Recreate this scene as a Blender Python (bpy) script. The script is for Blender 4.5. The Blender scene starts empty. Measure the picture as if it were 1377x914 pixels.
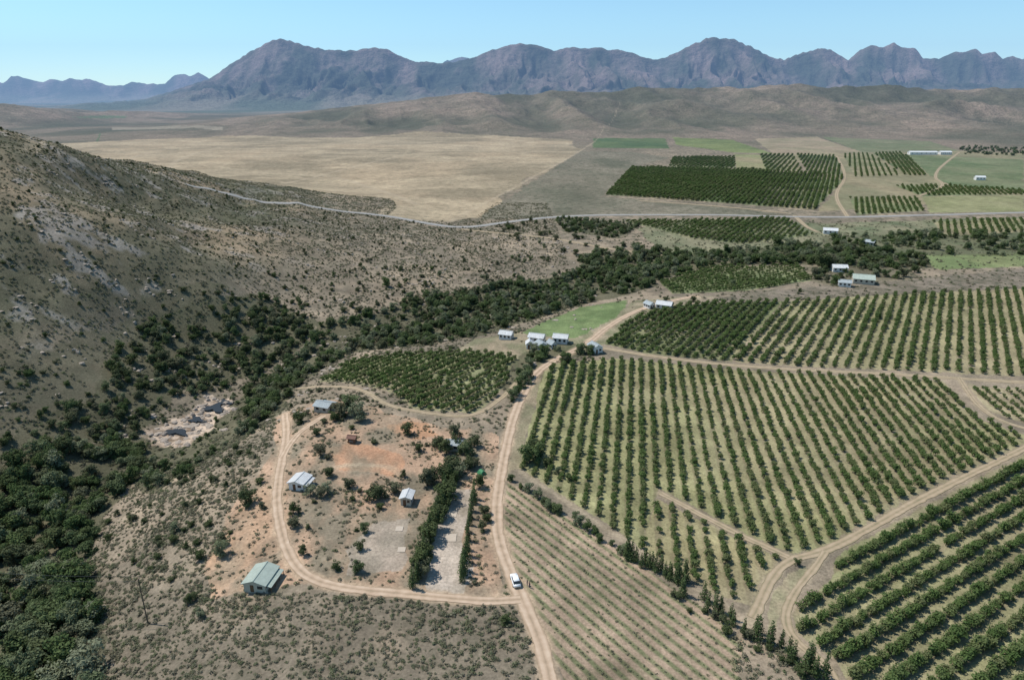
import bpy, bmesh, math, time
import numpy as np
from mathutils import Vector, Euler
T0=time.time()
rng=np.random.default_rng(7)
sc=bpy.context.scene
# ------------------------------------------------------------------ camera
CAMH=110.0; PITCH=math.radians(19.6); F=918.0
cp,sp=math.cos(PITCH),math.sin(PITCH)
cam=bpy.data.cameras.new("camera"); camo=bpy.data.objects.new("camera",cam); sc.collection.objects.link(camo)
camo.location=(0,0,CAMH); camo.rotation_euler=(math.pi/2-PITCH,0,0)
cam.lens=24; cam.sensor_width=36; cam.clip_start=1; cam.clip_end=60000
sc.camera=camo
def ray(u,v):
    a=(u-688.5)/F; b=(457-v)/F
    return a, cp+b*sp, -sp+b*cp
def at_y(u,v,y):
    dx,dy,dz=ray(u,v)
    return (dx/dy*y, y, CAMH+dz/dy*y)
# ------------------------------------------------------------------ noise
def h2(ix,iy,seed):
    n=(ix*374761393+iy*668265263+seed*1442695041)&0xffffffff
    n=((n^(n>>13))*1274126177)&0xffffffff
    n=((n^(n>>16))*2246822519)&0xffffffff
    return ((n^(n>>15))&0xffffff)/float(0xffffff)
def vn(x,y,seed=0):
    xi=np.floor(x); yi=np.floor(y); fx=x-xi; fy=y-yi; xi=xi.astype(np.int64); yi=yi.astype(np.int64)
    fx=fx*fx*(3-2*fx); fy=fy*fy*(3-2*fy)
    a=h2(xi,yi,seed); b=h2(xi+1,yi,seed); c=h2(xi,yi+1,seed); d=h2(xi+1,yi+1,seed)
    return (a*(1-fx)+b*fx)*(1-fy)+(c*(1-fx)+d*fx)*fy
def fbm(x,y,o=4,seed=0,g=0.5):
    s=0;a=1;t=0
    for i in range(o):
        s=s+a*vn(x*2**i+17.3*i,y*2**i-9.1*i,seed+i); t+=a; a*=g
    return s/t
def ridged(x,y,o=4,seed=0,g=0.5):
    s=0;a=1;t=0
    for i in range(o):
        s=s+a*(1-np.abs(2*vn(x*2**i+5.3*i,y*2**i+3.7*i,seed+i)-1)); t+=a; a*=g
    return s/t
def sstep(a,b,x):
    t=np.clip((x-a)/(b-a),0,1); return t*t*(3-2*t)
# ------------------------------------------------------------------ terrain
ctrl=[]
def C(u,v,y): ctrl.append(at_y(u,v,y))
for c in [(0,202,420),(60,215,440),(130,232,480),(200,250,520),(260,262,550),(340,277,580),(420,287,610),(500,293,630),
          (0,290,330),(100,315,345),(200,350,350),(280,380,350),(0,400,280),(0,500,245),(100,450,285),(200,430,320),
          (350,400,370),(450,370,420),(550,350,470),(400,330,470),(300,300,490),(150,270,470),(-120,180,400),(-150,300,300),(-150,450,240)]: C(*c)
def Z(u,v,z):
    dx,dy,dz=ray(u,v); t=(z-CAMH)/dz; ctrl.append((dx*t,dy*t,z))
for c in [(0,860,-20),(40,780,-19),(100,700,-18),(180,640,-17),(260,567,-16),(340,525,-14),(400,490,-13),(500,455,-10),(620,430,-8),(750,390,-6),(850,360,-4),
          (0,620,-8),(100,560,-7),(200,500,-5),(300,450,-4),(430,430,-4),(560,405,-3),(700,375,-2),
          (200,720,-8),(150,850,-9),(250,640,-8),(330,590,-5),(290,720,-1.5),(300,850,-1),(420,530,-4),(480,470,-6)]: Z(*c)
for u,v in [(380,600),(380,700),(350,780),(450,880),(600,880),(500,650),(600,560),(650,480),(560,520),(720,440),(800,430),(700,600),(750,750),(900,650),(900,880),
            (1100,600),(1300,700),(1200,880),(1377,500),(1000,480),(1200,430),(900,400),(1000,340),(1300,340),(600,303),(700,290),(900,260),(1200,260),(760,330),(640,340)]: Z(u,v,0)
ctrl+=[(-304,700,35),(-250,880,0),(-500,420,95),(-600,250,90),(-450,150,50),(-300,80,15),(-600,900,5),(-150,850,0),(0,1000,0),(400,1000,0),(-500,1300,0),(800,1200,0),(0,1600,0),
       (-150,60,-20),(-170,-60,-20),(-60,40,-4),(0,0,0),(200,0,0),(0,-300,0),(400,200,0),(700,400,0),(1300,600,0),(900,0,0),(-1000,1200,0),(-1500,600,30),(-900,300,70),(-600,-300,20),(600,-600,0),(-300,2200,0),(-1500,2000,0),(1500,2000,0)]
CT=np.array(ctrl,float)
def phi(r2): return np.sqrt(r2+35.0**2)
D2=((CT[:,None,:2]-CT[None,:,:2])**2).sum(-1)
n=len(CT); A=np.zeros((n+1,n+1)); A[:n,:n]=-phi(D2)+np.eye(n)*1.5; A[:n,n]=1; A[n,:n]=1
W=np.linalg.lstsq(A,np.append(CT[:,2],0),rcond=None)[0]
W32=W[:n].astype(np.float32); CTf=CT.astype(np.float32)
def rbf(x,y):
    out=np.empty(len(x))
    for i in range(0,len(x),20000):
        xx=x[i:i+20000].astype(np.float32); yy=y[i:i+20000].astype(np.float32)
        d=(xx[:,None]-CTf[None,:,0])**2+(yy[:,None]-CTf[None,:,1])**2
        out[i:i+20000]=-(np.sqrt(d+np.float32(1225.0))@W32)+W[n]
    return out
def prof(pts,Y):
    P=np.array([at_y(u,v,Y) for u,v in pts]); o=np.argsort(P[:,0]); return P[o,0],P[o,2]
MID=prof([(-900,120),(-400,132),(-100,138),(0,141),(40,147),(100,163),(150,168),(250,166),(300,160),(400,152),(450,146),(520,139),(600,130),(640,126),(700,128),(760,124),(800,127),(860,120),(940,122),(1040,115),(1100,119),(1180,117),(1250,122),(1377,120),(1700,118),(2400,120)],3100)
MTN=prof([(-300,165),(130,150),(200,132),(240,118),(283,105),(300,93),(330,73),(360,56),(375,51),(400,58),(430,65),(470,68),(500,64),(520,66),(545,78),(560,82),(595,84),(615,82),(640,76),(665,66),(700,58),(730,62),(745,67),(760,64),(800,64),(840,67),(870,78),(885,80),(905,72),(930,60),(955,50),(985,52),(1010,62),(1040,78),(1055,80),(1080,70),(1105,64),(1130,72),(1145,76),(1160,64),(1185,57),(1215,58),(1240,70),(1255,78),(1275,72),(1300,66),(1330,66),(1350,74),(1377,76),(1450,66),(1600,70),(1900,60),(2600,80)],9000)
FAR=prof([(-900,90),(-300,100),(-60,100),(0,110),(20,100),(45,108),(80,105),(115,105),(150,115),(190,108),(210,113),(245,96),(270,98),(290,106),(340,112),(500,90),(560,90),(600,76),(620,73),(645,80),(700,100),(1100,110),(1377,110)],14500)
def height(x,y,detail=True):
    x=np.atleast_1d(np.asarray(x,float)); y=np.atleast_1d(np.asarray(y,float))
    r=np.hypot(x,y); h=np.zeros(len(x)); m=r<2600
    if m.any(): h[m]=rbf(x[m],y[m])*(1-sstep(1500,2500,r[m]))
    if detail:
        k=np.clip((np.abs(h+2)-4)/25,0,1); q=np.where((k>0)&m)[0]
        if len(q):
            X,Y=x[q],y[q]
            h[q]+=k[q]*((fbm(X/38,Y/38,3,3)-0.5)*7+ (ridged(X/75+Y/300,Y/140,3,9)-0.6)*9)
        h[m]+=(vn(x[m]/40,y[m]/40,5)-0.5)*0.5
    m=(y>1700)&(y<5600)
    if m.any():
        X=x[m];Y=y[m]; P=np.maximum(np.interp(X,*MID),0)
        w=(fbm(X/500,Y/500,3,21)-0.5)*300*np.clip(np.abs(Y-3100)/500,0,1)
        Yw=Y+w
        s=np.where(Yw<3100,sstep(1850,3150,Yw),1-sstep(3100,5200,Yw))
        f=np.clip(np.abs(Y-3100)/400,0,1)
        g=1-1.0*f*(1-ridged(X/260+Y/1500,Y/600,3,33))
        h[m]+=P*s*g*1.04+ s*np.clip(P/145,0,1.5)*((fbm(X/90,Y/90,3,41)-0.5)*34)
    for (pr,Yc,fr,bk,fx,sd) in ((MTN,9000,6300,12500,420,51),(FAR,14500,12300,17500,900,71)):
        m=(y>fr-900)&(y<bk)
        if m.any():
            X=x[m];Y=y[m]
            t=np.where(Y<Yc,(Yc-Y)/(Yc-fr),(Y-Yc)/(bk-Yc))
            f=np.clip(t*4,0,1)
            wx=(fbm(X/900,Y/900,3,sd+3)-0.5)*900*f
            Pw=np.maximum(np.interp(X+wx,*pr),0)
            tt=np.clip(t+ (fbm(X/700,Y/700,3,sd+5)-0.5)*0.25*f,0,1)
            s=(1-tt)**1.5
            rg=ridged((X+wx*0.5)/fx+(fbm(X/400,Y/400,2,sd+8)-.5)*.8,Y/1300,5,sd,.58)
            g=1-f*1.3*(1-rg)
            g2=1-(1-f)*.2*(1-ridged(X/150,Y/200,3,sd+12))*(Y<Yc)*np.clip(t*12,0,1)
            h[m]+=Pw*s*np.clip(g,0.12,1)*g2+(fbm(X/90,Y/90,4,sd+9,.6)-0.5)*32*s
    return h
_tg=np.exp(np.linspace(math.log(60),math.log(6000),900))
def G(u,v):
    dx,dy,dz=ray(u,v)
    x=dx*_tg;y=dy*_tg;z=CAMH+dz*_tg
    d=z-height(x,y,False)
    i=np.where(d<0)[0]
    if len(i)==0: return (dx*_tg[-1],dy*_tg[-1])
    i=max(i[0],1); f=d[i-1]/(d[i-1]-d[i]+1e-9)
    t=_tg[i-1]+(_tg[i]-_tg[i-1])*f
    return (dx*t,dy*t)
def GP(pts): return np.array([G(u,v) for u,v in pts])
def FL(pts):
    o=[]
    for u,v in pts:
        dx,dy,dz=ray(u,v); t=-CAMH/dz; o.append((dx*t,dy*t))
    return np.array(o)
def bbidx(x,y,P,mg=0):
    return np.where((x>=P[:,0].min()-mg)&(x<=P[:,0].max()+mg)&(y>=P[:,1].min()-mg)&(y<=P[:,1].max()+mg))[0]
def inpoly(x,y,P):
    res=np.zeros(len(x),bool)
    idx=bbidx(x,y,P)
    if len(idx)==0: return res
    X=x[idx];Y=y[idx]; c=np.zeros(len(idx),bool); k=len(P); j=k-1
    for i in range(k):
        xi,yi=P[i];xj,yj=P[j]
        if yi!=yj:
            c^=((yi>Y)!=(yj>Y))&(X<(xj-xi)*(Y-yi)/(yj-yi)+xi)
        j=i
    res[idx]=c; return res
def smooth(P,it=2):
    P=np.asarray(P,float)
    for _ in range(it):
        Q=[P[0]]
        for a,b in zip(P[:-1],P[1:]): Q+= [a*.75+b*.25,a*.25+b*.75]
        Q.append(P[-1]); P=np.array(Q)
    return P
def pdist(x,y,P,lim):
    out=np.full(len(x),1e9); q=bbidx(x,y,P,lim); X=x[q];Y=y[q]; o=out[q]
    for a,b in zip(P[:-1],P[1:]):
        m=(X>min(a[0],b[0])-lim)&(X<max(a[0],b[0])+lim)&(Y>min(a[1],b[1])-lim)&(Y<max(a[1],b[1])+lim)
        k=np.where(m)[0]
        if len(k)==0: continue
        d=b-a; L=max((d**2).sum(),1e-9)
        t=np.clip(((X[k]-a[0])*d[0]+(Y[k]-a[1])*d[1])/L,0,1)
        dd=np.hypot(X[k]-a[0]-t*d[0],Y[k]-a[1]-t*d[1]); o[k]=np.minimum(o[k],dd)
    out[q]=o; return out
# ------------------------------------------------------------------ layout survey
ROADS=[ # name, pts, width, kind
 ("dirt_road",[(742,930),(738,905),(724,855),(703,808),(686,768),(670,725),(667,690),(671,650),(680,602),(690,560),(706,524),(722,500),(745,484),(790,463),(812,442),(842,424),(872,412),(935,398)],3.5,'dirt'),
 ("dirt_road",[(700,806),(650,809),(560,799),(460,790),(412,776),(388,748),(376,705),(371,670),(376,632),(386,590),(383,556)],3.0,'dirt'),
 ("dirt_road",[(380,615),(395,588),(415,572),(437,558)],2.4,'dirt'),
 ("dirt_track",[(785,463),(870,478),(960,489),(1100,498),(1377,514),(1500,520)],3.0,'track'),
 ("dirt_track",[(1500,540),(1377,603),(1250,664),(1180,704),(1110,742),(1060,752),(1036,777),(1018,820),(1010,832)],2.6,'track'),
 ("dirt_track",[(1110,742),(1092,768),(1064,800),(1052,838),(1080,872),(1112,892),(1130,930)],2.0,'track'),
 ("dirt_track",[(888,662),(940,690),(1000,722),(1062,750)],2.2,'track'),
 ("dirt_track",[(400,522),(440,519),(490,524),(520,548),(600,560),(640,560),(675,536),(698,512)],2.0,'track'),
 ("dirt_track",[(450,628),(480,624),(520,626),(536,634),(530,650),(518,664)],1.8,'faint'),
 ("dirt_track",[(1290,508),(1320,555),(1377,578),(1500,600)],2.2,'track'),
 ("dirt_track",[(700,632),(760,672),(860,740),(960,806),(1010,842)],2.0,'faint'),
 ("dirt_track",[(620,308),(680,314),(740,320),(800,332),(860,340),(930,347)],4,'track'),
 ("tar_road",[(250,248),(330,262),(420,277),(520,290),(570,300),(622,307),(680,299),(740,292),(820,289),(950,289),(1100,293),(1240,290),(1377,286),(1600,282)],7.5,'tar'),
 ("dirt_track",[(605,298),(650,274),(780,204),(800,190)],5,'faint'),
 ("dirt_track",[(860,270),(960,277),(1060,287)],5,'track'),
 ("dirt_track",[(1140,292),(1120,262),(1140,238),(1125,210)],4,'track'),
 ("dirt_track",[(1068,290),(1085,306),(1100,312)],4,'track'),
 ("dirt_track",[(212,238),(222,222),(262,206),(300,198)],9,'faint'),
 ("dirt_track",[(330,232),(410,235),(470,240),(560,275)],8,'faint'),
 ("dirt_track",[(380,247),(470,225),(560,205),(640,197)],8,'faint'),
 ("dirt_track",[(40,200),(180,196),(420,200),(640,190),(760,192)],9,'faint'),
 ("dirt_track",[(800,190),(812,172),(828,150),(834,138)],2,'faint'),
 ("dirt_track",[(1290,205),(1250,236),(1275,250),(1235,264)],4,'track'),
]
for i,r in enumerate(ROADS): ROADS[i]=(r[0],smooth(GP(r[1]),3),r[2],r[3])
g=lambda r,gg,b:np.array([r,gg,b])
PAINT=[ # poly, colA, colB, edgewarp
 ([],g(.35,.27,.175),g(.235,.19,.125),30),
 ([(640,295),(780,203),(850,205),(900,212),(850,225),(810,265),(1000,280),(1060,290),(900,289),(730,293)],g(.19,.165,.12),g(.12,.115,.08),6),
 ([(798,186),(895,186),(900,200),(797,199)],g(.07,.105,.05),g(.10,.13,.06),4),
 ([(905,185),(985,188),(1040,207),(985,205),(910,195)],g(.17,.19,.08),g(.12,.145,.06),4),
 ([(1015,187),(1100,184),(1160,205),(1040,207)],g(.28,.22,.15),g(.22,.19,.12),4),
 ([(1105,184),(1250,190),(1290,203),(1160,205)],g(.13,.145,.08),g(.17,.165,.1),4),
 ([(1040,207),(1300,203),(1377,206),(1377,265),(1100,285),(1140,238)],g(.25,.21,.13),g(.18,.17,.1),4),
 ([(988,207),(1022,208),(1035,230),(990,228)],g(.26,.22,.13),g(.2,.2,.1),3),
 ([(1220,208),(1377,215),(1377,262),(1235,264),(1275,248),(1250,236)],g(.11,.14,.07),g(.16,.17,.095),4),
 ([(1240,265),(1377,263),(1377,285),(1250,286)],g(.2,.2,.10),g(.25,.23,.13),3),
 ([(1110,300),(1377,292),(1377,345),(1110,350),(900,350),(860,310),(880,296)],g(.12,.135,.075),g(.2,.185,.115),6),
 ([(1235,343),(1377,340),(1377,358),(1260,362)],g(.14,.175,.075),g(.18,.195,.09),3),
 ([(1000,393),(1200,378),(1377,360),(1377,389),(940,409)],g(.2,.165,.125),g(.14,.12,.085),4),
 ([(700,447),(780,413),(845,403),(840,417),(812,440),(775,455),(720,452)],g(.15,.19,.08),g(.11,.15,.06),2),
 ([(600,480),(640,455),(700,447),(720,452),(775,455),(830,425),(850,405),(960,398),(900,412),(850,430),(815,462),(735,492),(700,510),(690,478)],g(.28,.23,.155),g(.18,.17,.10),3),
 ([(640,474),(700,478),(690,520),(680,640),(700,632),(735,490),(650,455)],g(.29,.23,.155),g(.18,.165,.10),3),
 ([(372,560),(440,535),(520,556),(600,570),(676,585),(668,640),(664,700),(692,806),(560,799),(410,792),(290,800),(272,770),(300,730),(305,690),(340,640),(365,600)],g(.38,.255,.17),g(.20,.165,.115),5),
 ([(445,600),(480,592),(545,604),(548,640),(500,636),(455,632)],g(.44,.25,.15),g(.24,.18,.12),8),
 ([(540,566),(575,566),(600,580),(560,592),(515,574)],g(.38,.22,.13),g(.24,.18,.12),5),
 ([(505,700),(548,688),(550,765),(480,775),(470,740)],g(.36,.29,.225),g(.25,.21,.16),6),
 ([(602,655),(637,655),(632,700),(625,795),(570,795),(585,720)],g(.43,.36,.29),g(.29,.24,.18),3.5),
 ([(375,655),(390,700),(385,740),(340,760),(290,800),(275,775),(310,700),(345,660)],g(.38,.25,.16),g(.25,.185,.125),5),
 ([(1062,765),(1085,762),(1090,772),(1058,800),(1048,840),(1030,850),(1035,800)],g(.32,.26,.17),g(.2,.19,.11),2),
]
PL_=FL([(-60,200),(20,196),(180,188),(300,184),(480,186),(560,182),(640,184),(760,188),(782,203),(700,250),(640,292),(600,300),(520,297),(380,285),(300,275),(100,245),(0,232)])
PAINT=[((GP(p) if len(p) else PL_),a,b,w) for p,a,b,w in PAINT]
ROCKP=GP([(202,582),(215,572),(240,562),(256,554),(266,538),(283,530),(312,534),(320,546),(300,556),(286,564),(280,578),(262,590),(256,600),(230,602),(214,596),(205,592)])
ROCKX=GP([(190,590),(215,565),(240,552),(258,542),(268,526),(290,522),(325,526),(338,545),(325,566),(312,590),(290,612),(262,625),(222,628),(196,615)])
ORCH=[
 ("orchard_trees",[(820,456),(850,428),(905,411),(942,409),(1054,405),(984,486),(870,475),(812,461)],32,3.9,2.0,1.18,g(.13,.135,.07),g(.155,.165,.08)),
 ("orchard_trees",[(1056,405),(1200,396),(1377,388),(1600,376),(1600,522),(1377,506),(1100,493),(988,486)],32,4.6,2.1,1.1,g(.19,.165,.10),g(.24,.22,.12)),
 ("orchard_trees",[(733,490),(830,482),(960,494),(1270,513),(1312,562),(1377,584),(1480,600),(1377,597),(1245,658),(1105,737),(1062,744),(1000,716),(888,656),(862,735),(780,680),(697,628),(716,560)],9.8,4.1,1.8,1.0,g(.17,.155,.085),g(.235,.225,.115)),
 ("orchard_trees",[(1320,520),(1500,528),(1500,590),(1377,570),(1330,553),(1300,515)],9.8,4.1,2.0,.85,g(.21,.175,.11),g(.27,.24,.14)),
 ("orchard_trees",[(885,670),(940,697),(1000,728),(1048,750),(1028,775),(1008,812),(960,798),(862,735)],9.8,4.1,1.8,1.0,g(.2,.17,.10),g(.26,.23,.125)),
 ("orchard_trees",[(1600,505),(1377,612),(1250,676),(1122,748),(1120,775),(1066,826),(1075,850),(1128,888),(1150,935),(1600,935)],58.7,4.6,1.45,1.18,g(.16,.14,.08),g(.215,.215,.105)),
 ("orchard_trees",[(430,512),(470,486),(560,475),(640,474),(694,480),(686,498),(680,520),(645,555),(560,552),(520,526)],36,4.0,2.0,1.14,g(.15,.145,.08),g(.19,.195,.10)),
 ("orchard_trees",[(815,262),(850,225),(1000,228),(1140,237),(1095,282),(960,272)],25,5.6,3.0,1.75,g(.10,.12,.06),g(.14,.165,.08)),
 ("orchard_trees",[(905,212),(988,210),(988,226),(900,224)],25,7,3.8,1.6,g(.11,.13,.065),g(.14,.165,.08)),
 ("orchard_trees",[(1022,208),(1066,208),(1080,232),(1030,229)],25,8,4,1.6,g(.14,.155,.08),g(.17,.18,.09)),
 ("orchard_trees",[(1072,208),(1123,210),(1138,236),(1087,234)],25,6.5,3.4,1.7,g(.09,.11,.055),g(.12,.14,.07)),
 ("orchard_trees",[(1133,207),(1168,206),(1213,236),(1150,238)],25,8,4,1.4,g(.15,.16,.085),g(.17,.17,.095)),
 ("orchard_trees",[(1174,206),(1213,205),(1248,236),(1218,236)],25,6.5,3.4,1.7,g(.09,.11,.055),g(.12,.14,.07)),
 ("orchard_trees",[(1143,267),(1232,266),(1242,284),(1152,289)],25,5.6,3,1.5,g(.11,.13,.065),g(.14,.165,.08)),
 ("orchard_trees",[(1205,250),(1277,250),(1377,256),(1377,262),(1237,263)],25,5.6,3,1.5,g(.11,.13,.065),g(.14,.165,.08)),
 ("orchard_trees",[(835,297),(1055,294),(1092,316),(1000,328),(930,320),(872,305)],30,4.8,2.8,1.35,g(.11,.13,.065),g(.16,.175,.09)),
 ("orchard_trees",[(888,380),(960,358),(1078,358),(1093,377),(1000,391),(905,395)],60,4.4,2.5,1.2,g(.12,.14,.07),g(.16,.18,.085)),
 ("orchard_trees",[(1255,298),(1377,294),(1377,312),(1270,318)],30,5.5,3.4,1.35,g(.11,.13,.065),g(.17,.175,.09)),
]
ORCH=[(o[0],GP(o[1]))+tuple(o[2:]) for o in ORCH]
EP=GP([(683,645),(700,655),(760,690),(850,752),(950,820),(1000,860),(990,935),(768,935),(735,860),(705,795),(685,745),(675,700)])
E2=GP([(985,852),(1020,850),(1100,905),(1130,935),(985,935)])
FOR=[ # poly, density, smin,smax, kinds
 ([(-200,640),(0,622),(100,604),(190,592),(206,602),(190,640),(140,690),(115,760),(135,830),(125,940),(-200,940)],.046,.75,1.25,0),
 ([(20,592),(60,560),(120,540),(160,470),(200,430),(300,405),(360,400),(430,435),(400,470),(330,510),(250,530),(200,560),(190,590),(100,602),(0,620),(-150,640),(-150,600)],.044,.4,.85,1),
 ([(330,520),(400,480),(430,435),(520,417),(560,400),(640,390),(720,378),(780,365),(870,360),(885,385),(790,407),(705,432),(650,450),(560,466),(470,474),(400,518),(372,562),(330,590),(215,660),(180,655),(205,600),(300,560)],.048,.5,.95,0),
 ([(780,345),(860,335),(960,341),(1000,336),(1080,326),(1110,335),(1240,345),(1250,360),(1080,356),(960,356),(885,378),(780,370)],.032,.6,1.2,0),
 ([(745,293),(865,302),(830,320),(760,312)],.035,.5,.8,0),
 ([(683,512),(700,480),(735,465),(760,462),(800,467),(800,478),(742,492),(716,520),(700,532),(690,540),(683,530)],.03,.45,.95,0),
 ([(1110,318),(1377,312),(1377,345),(1110,340)],.015,.6,1.2,0),
 ([(650,300),(740,296),(740,315),(830,325),(860,335),(780,350),(700,330)],.006,.5,.9,1),
 ([(430,435),(330,440),(250,380),(380,370),(560,350),(720,345),(780,345),(780,370),(640,396),(520,416)],.007,.3,.65,1),
 ([(20,592),(-150,600),(-150,480),(60,470),(200,400),(300,385),(300,405),(200,430),(160,470),(120,540)],.012,.3,.6,1),
 ([(1080,357),(1230,358),(1230,375),(1120,385),(1090,378)],.012,.6,1.1,0),
 ([(1290,198),(1377,200),(1377,210),(1290,208)],.0035,.8,1.3,0),
]
FOR=[(GP(p),)+tuple(r) for p,*r in FOR]
# ------------------------------------------------------------------ materials
def newmat(name):
    m=bpy.data.materials.new(name); m.use_nodes=True; nt=m.node_tree; nt.nodes.clear(); return m,nt
def simple(name,col,rough=.8,var=.12,scale=3.0,metal=0.0,spec=.3):
    m,nt=newmat(name); N=nt.nodes; L=nt.links
    o=N.new("ShaderNodeOutputMaterial"); b=N.new("ShaderNodeBsdfPrincipled"); L.new(b.outputs[0],o.inputs[0])
    b.inputs["Roughness"].default_value=rough; b.inputs["Metallic"].default_value=metal; b.inputs["Specular IOR Level"].default_value=spec
    tc=N.new("ShaderNodeTexCoord"); nz=N.new("ShaderNodeTexNoise"); nz.inputs["Scale"].default_value=scale; nz.inputs["Detail"].default_value=5
    L.new(tc.outputs["Object"],nz.inputs["Vector"])
    mx=N.new("ShaderNodeMix"); mx.data_type='RGBA'
    mx.inputs[6].default_value=(*[c*(1-var*2) for c in col],1); mx.inputs[7].default_value=(*[min(1,c*(1+var)) for c in col],1)
    L.new(nz.outputs[0],mx.inputs[0]); L.new(mx.outputs[2],b.inputs["Base Color"]); return m
def leafmat(name,dark,light,hue=None):
    m,nt=newmat(name); N=nt.nodes; L=nt.links
    o=N.new("ShaderNodeOutputMaterial"); d=N.new("ShaderNodeBsdfDiffuse"); tr=N.new("ShaderNodeBsdfTranslucent"); ms=N.new("ShaderNodeMixShader"); ms.inputs[0].default_value=.28
    at=N.new("ShaderNodeAttribute"); at.attribute_name="tint"; oi=N.new("ShaderNodeObjectInfo")
    ad=N.new("ShaderNodeMath"); ad.operation='MULTIPLY_ADD'; ad.inputs[1].default_value=.5
    mu=N.new("ShaderNodeMath"); mu.operation='MULTIPLY'; mu.inputs[1].default_value=.5
    L.new(oi.outputs["Random"],mu.inputs[0]); L.new(at.outputs["Fac"],ad.inputs[0]); L.new(mu.outputs[0],ad.inputs[2])
    mx=N.new("ShaderNodeMix"); mx.data_type='RGBA'; mx.inputs[6].default_value=(*dark,1); mx.inputs[7].default_value=(*light,1)
    L.new(ad.outputs[0],mx.inputs[0])
    out=mx.outputs[2]
    if hue:
        m2=N.new("ShaderNodeMix"); m2.data_type='RGBA'; m2.inputs[7].default_value=(*hue,1)
        fr=N.new("ShaderNodeMath"); fr.operation='MULTIPLY'; fr.inputs[1].default_value=7.31
        f2=N.new("ShaderNodeMath"); f2.operation='FRACT'; f3=N.new("ShaderNodeMath"); f3.operation='POWER'; f3.inputs[1].default_value=2.0
        L.new(oi.outputs["Random"],fr.inputs[0]); L.new(fr.outputs[0],f2.inputs[0]); L.new(f2.outputs[0],f3.inputs[0])
        L.new(f3.outputs[0],m2.inputs[0]); L.new(out,m2.inputs[6]); out=m2.outputs[2]
    L.new(out,d.inputs[0]); L.new(out,tr.inputs[0]); L.new(d.outputs[0],ms.inputs[1]); L.new(tr.outputs[0],ms.inputs[2]); L.new(ms.outputs[0],o.inputs[0])
    return m
M_bark=simple("bark",(.12,.09,.065))
M_citrus=leafmat("orchard_foliage",(.06,.10,.033),(.14,.195,.065),(.15,.165,.075))
M_forest=leafmat("forest_foliage",(.05,.085,.032),(.14,.18,.072),(.22,.235,.15))
M_dark=leafmat("dark_foliage",(.05,.074,.032),(.115,.14,.06),(.15,.15,.095))
M_shrub=leafmat("scrub_foliage",(.125,.12,.078),(.28,.255,.185),(.15,.175,.09))
M_tall=leafmat("conifer_foliage",(.05,.08,.032),(.13,.165,.072))
def groundmat():
    m,nt=newmat("ground_soil"); N=nt.nodes; L=nt.links
    o=N.new("ShaderNodeOutputMaterial"); b=N.new("ShaderNodeBsdfPrincipled"); b.inputs["Roughness"].default_value=.95; b.inputs["Specular IOR Level"].default_value=.1
    L.new(b.outputs[0],o.inputs[0])
    at=N.new("ShaderNodeAttribute"); at.attribute_name="Col"; sk=N.new("ShaderNodeAttribute"); sk.attribute_name="spk"; fa=N.new("ShaderNodeAttribute"); fa.attribute_name="far"
    ge=N.new("ShaderNodeNewGeometry")
    def noise(s,det=4,r=.6):
        z=N.new("ShaderNodeTexNoise"); z.inputs["Scale"].default_value=s; z.inputs["Detail"].default_value=det; z.inputs["Roughness"].default_value=r
        L.new(ge.outputs["Position"],z.inputs["Vector"]); return z.outputs[0]
    def mr(x,a,b2,c,d):
        q=N.new("ShaderNodeMapRange"); q.inputs[1].default_value=a;q.inputs[2].default_value=b2;q.inputs[3].default_value=c;q.inputs[4].default_value=d; L.new(x,q.inputs[0]); return q.outputs[0]
    def mul(a,b2):
        q=N.new("ShaderNodeMath"); q.operation='MULTIPLY'; L.new(a,q.inputs[0]); L.new(b2,q.inputs[1]); return q.outputs[0]
    v=mul(mul(mr(noise(1.3,5,.7),.3,.7,.66,1.3),mr(noise(.12,4,.6),.3,.7,.8,1.2)),mr(noise(.018,5,.7),.3,.7,.78,1.22))
    s1=mr(noise(.16,3,.75),.5,.62,0,1); s2=mr(noise(.035,5,.8),.5,.57,0,1)
    mxs=N.new("ShaderNodeMix"); mxs.data_type='FLOAT'; L.new(fa.outputs["Fac"],mxs.inputs[0]); L.new(s1,mxs.inputs[2]); L.new(s2,mxs.inputs[3])
    q=mul(mxs.outputs[0],sk.outputs["Fac"])
    vm=N.new("ShaderNodeVectorMath"); vm.operation='SCALE'; L.new(at.outputs["Color"],vm.inputs[0]); L.new(v,vm.inputs[3])
    mx=N.new("ShaderNodeMix"); mx.data_type='RGBA'; L.new(q,mx.inputs[0]); L.new(vm.outputs[0],mx.inputs[6]); mx.inputs[7].default_value=(.06,.066,.04,1)
    L.new(mx.outputs[2],b.inputs["Base Color"])
    bp=N.new("ShaderNodeBump"); bp.inputs["Strength"].default_value=.5; bp.inputs["Distance"].default_value=.35
    L.new(noise(.9,5,.7),bp.inputs["Height"])
    bp2=N.new("ShaderNodeBump"); bp2.inputs["Distance"].default_value=55; L.new(fa.outputs["Fac"],bp2.inputs["Strength"]); L.new(noise(.009,6,.65),bp2.inputs["Height"]); L.new(bp.outputs[0],bp2.inputs["Normal"])
    L.new(bp2.outputs[0],b.inputs["Normal"])
    return m
M_ground=groundmat()
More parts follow.
